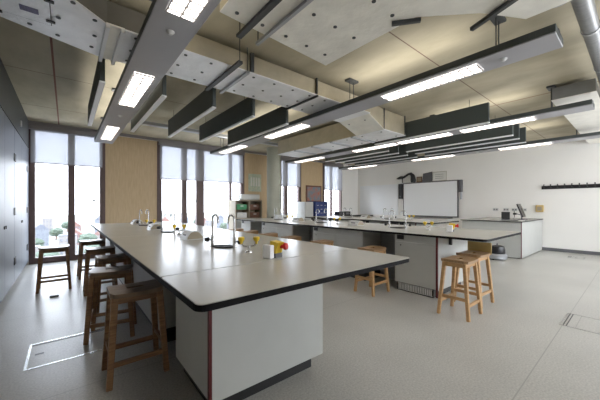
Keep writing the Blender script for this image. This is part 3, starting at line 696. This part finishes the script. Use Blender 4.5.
# ------------------------------------------------------------------ floor boxes
def floor_box(x0,x1,y0,y1,l):
    t = empty('floor_box', (x0,y0,.0005), 0, l, 'floor box', 'flush floor boxes')
    w, h = x1-x0, y1-y0; e = .018
    MB().box(0,w,0,e,0,.003).box(0,w,h-e,h,0,.003).box(0,e,e,h-e,0,.003).box(w-e,w,e,h-e,0,.003).build('frame','chrome',t)
    MB().box(e+.003,w-e-.003,e+.003,h-e-.003,0,.002).build('lid',M['floor'],t)
    MB().box(e,w-e,h-.06,h-.05,.0021,.004).box(e,w-e,h-.035,h-.025,.0021,.004).build('slot','black',t)
    MB().bbox(.05,.11,h/2-.015,h/2+.015,.002,.004,.001,1).build('lifting_slot','black',t)
floor_box(-.26,.34,3.08,3.62,'steel edged floor box lid in the left aisle beside the stools')
floor_box(4.13,4.66,-.1,.58,'steel edged floor box lid at the right of the open floor')
floor_box(9.6,9.9,.9,1.2,'small floor box lid near the white wall')
o = MB().bbox(-.18,-.08,5.28,5.33,0,.02,.006).build('cable_tie','blackmatte'); tag(o,'small dark scrap lying on the floor below the lone stool','scrap')

# ------------------------------------------------------------------ outside: hazy city
struct(MB().box(-260,420,20,620,-16.2,-16).build('ground', 'ground'))
proto = {}
def building(w, d, h, wm, rm, gable):
    t = empty('distant_building')
    b = MB().box(-w/2,w/2,-d/2,d/2,0,h)
    b.build('walls', wm, t)
    r = MB()
    if gable: r.prism([(-w/2-.3,h),(w/2+.3,h),(0,h+w*.3)], -d/2-.3, d/2+.3, 'y')
    else: r.box(-w/2-.2,w/2+.2,-d/2-.2,d/2+.2,h,h+.4)
    r.build('roof', rm, t)
    n = max(2, int(w/3)); g = MB()
    for i in range(n):
        for j in range(max(1,int(h/3.4))):
            x = -w/2+(i+.5)*w/n; z = 1.3+j*3.2; g.box(x-.6,x+.6,-d/2-.06,-d/2-.01,z,z+1.5)
    g.build('window_rows', 'roof2', t)
    return t
kinds = [building(14,10,7,'bwall2','roof1',True), building(20,12,9,'bwall1','roof3',False), building(12,12,12,'bwall3','roof2',True), building(26,10,6,'bwall1','roof1',True), building(10,10,14,'bwall1','roof2',False)]
lab = ['hazy brick house with terracotta pitched roof outside the windows','hazy pale flat roofed block outside the windows','hazy grey building with slate pitched roof outside the windows','hazy long pale building with terracotta roof outside the windows','hazy narrow pale tower outside the windows']
used = set()
for row, (dist, n) in enumerate(((46,6),(72,9),(105,13),(150,17),(210,22))):
    for k in range(n):
        a = math.radians(-14 + 74*(k+.5)/n)
        i = random.randrange(5)
        if row == 0 and i in (2,4): i = 0
        o = kinds[i] if i not in used else copy_tree(kinds[i]); used.add(i)
        o.location = (dist*math.sin(a), dist*math.cos(a)+8, -16); o.rotation_euler = (0,0,random.uniform(-.2,.2)-a)
        s = .39; o.scale = (s*1.05,s,s*(1.2+.13*row))
        tag(o, lab[i], 'building', 'distant buildings beyond the windows')
for i in range(5):
    if i not in used: kinds[i].location = (60+i*10, 120, -16); tag(kinds[i], lab[i], 'building', 'distant buildings beyond the windows')
def tree():
    t = empty('distant_tree')
    bm = bmesh.new(); bmesh.ops.create_icosphere(bm, subdivisions=3, radius=1)
    for v in bm.verts: v.co *= random.uniform(.85,1.15); v.co = Vector((v.co.x*4.2, v.co.y*4.2, v.co.z*3.6+6.2))
    k = MB(); k.bm.free(); k.bm = bm; k.build('crown', 'hedge', t)
    MB().cyl((0,0,0), .4, 4, 8).build('trunk', 'brownbox', t)
    return t
tp_ = tree()
for k in range(52):
    o = tp_ if k == 0 else copy_tree(tp_)
    a = math.radians(-12+70*k/52); d = (59,127,88,180,230)[k%5]
    o.location = (d*math.sin(a), d*math.cos(a)+8, -16); s = random.uniform(.5,.68); o.scale = (s*1.1,s*1.1,s)
    tag(o, 'hazy round crowned tree among the buildings outside', 'tree', 'distant trees beyond the windows')

# ------------------------------------------------------------------ world, lights, camera
w = bpy.data.worlds.new('World'); bpy.context.scene.world = w; w.use_nodes = True
nt = w.node_tree; bg = nt.nodes['Background']
tc = nt.nodes.new('ShaderNodeTexCoord'); sx = nt.nodes.new('ShaderNodeSeparateXYZ'); rp = nt.nodes.new('ShaderNodeValToRGB')
rp.color_ramp.elements[0].position = .0; rp.color_ramp.elements[0].color = (.86,.88,.92,1)
rp.color_ramp.elements[1].position = .5; rp.color_ramp.elements[1].color = (.82,.89,1,1)
nt.links.new(tc.outputs['Generated'], sx.inputs[0]); nt.links.new(sx.outputs['Z'], rp.inputs[0]); nt.links.new(rp.outputs[0], bg.inputs['Color'])
bg.inputs['Strength'].default_value = 7
def area(name, loc, rot, sx_, sy_, power, col):
    l = bpy.data.lights.new(name, 'AREA'); l.shape = 'RECTANGLE'; l.size = sx_; l.size_y = sy_; l.energy = power; l.color = col
    o = bpy.data.objects.new(name, l); C.objects.link(o); o.location = loc; o.rotation_euler = rot; return o
# added upward fill lamps above the rafts, to brighten the ceiling
for rx, ys in ((.65,(-.4,1.6,4.0,6.6)),(3.23,(1.6,4.3,6.6)),(5.81,(1.6,4.3,6.6)),(8.41,(1.8,4.3,6.6))):
    area('added_ceiling_fill', (rx,1.95,2.80), (PI,0,0), .3, 1.5, 3.2, (1,.96,.88)); area('added_ceiling_fill', (rx,5.6,2.80), (PI,0,0), .3, 3.4, 8, (1,.96,.88))

cam = bpy.data.cameras.new('Camera'); co = bpy.data.objects.new('Camera', cam); C.objects.link(co)
co.location = (0,0,1.3); co.rotation_euler = (PI/2,0,-math.radians(39.55))
cam.sensor_width = 36; cam.lens = 283.1/600*36; cam.shift_y = 5.07/600; cam.clip_start = .02; cam.clip_end = 2000
bpy.context.scene.camera = co
sc = bpy.context.scene
sc.view_settings.view_transform = 'Standard'; sc.view_settings.look = 'None'; sc.view_settings.exposure = .62; sc.view_settings.gamma = 1.06
sc.cycles.max_bounces = 8; sc.cycles.diffuse_bounces = 5; sc.cycles.transparent_max_bounces = 12
sc.cycles.use_denoising = True
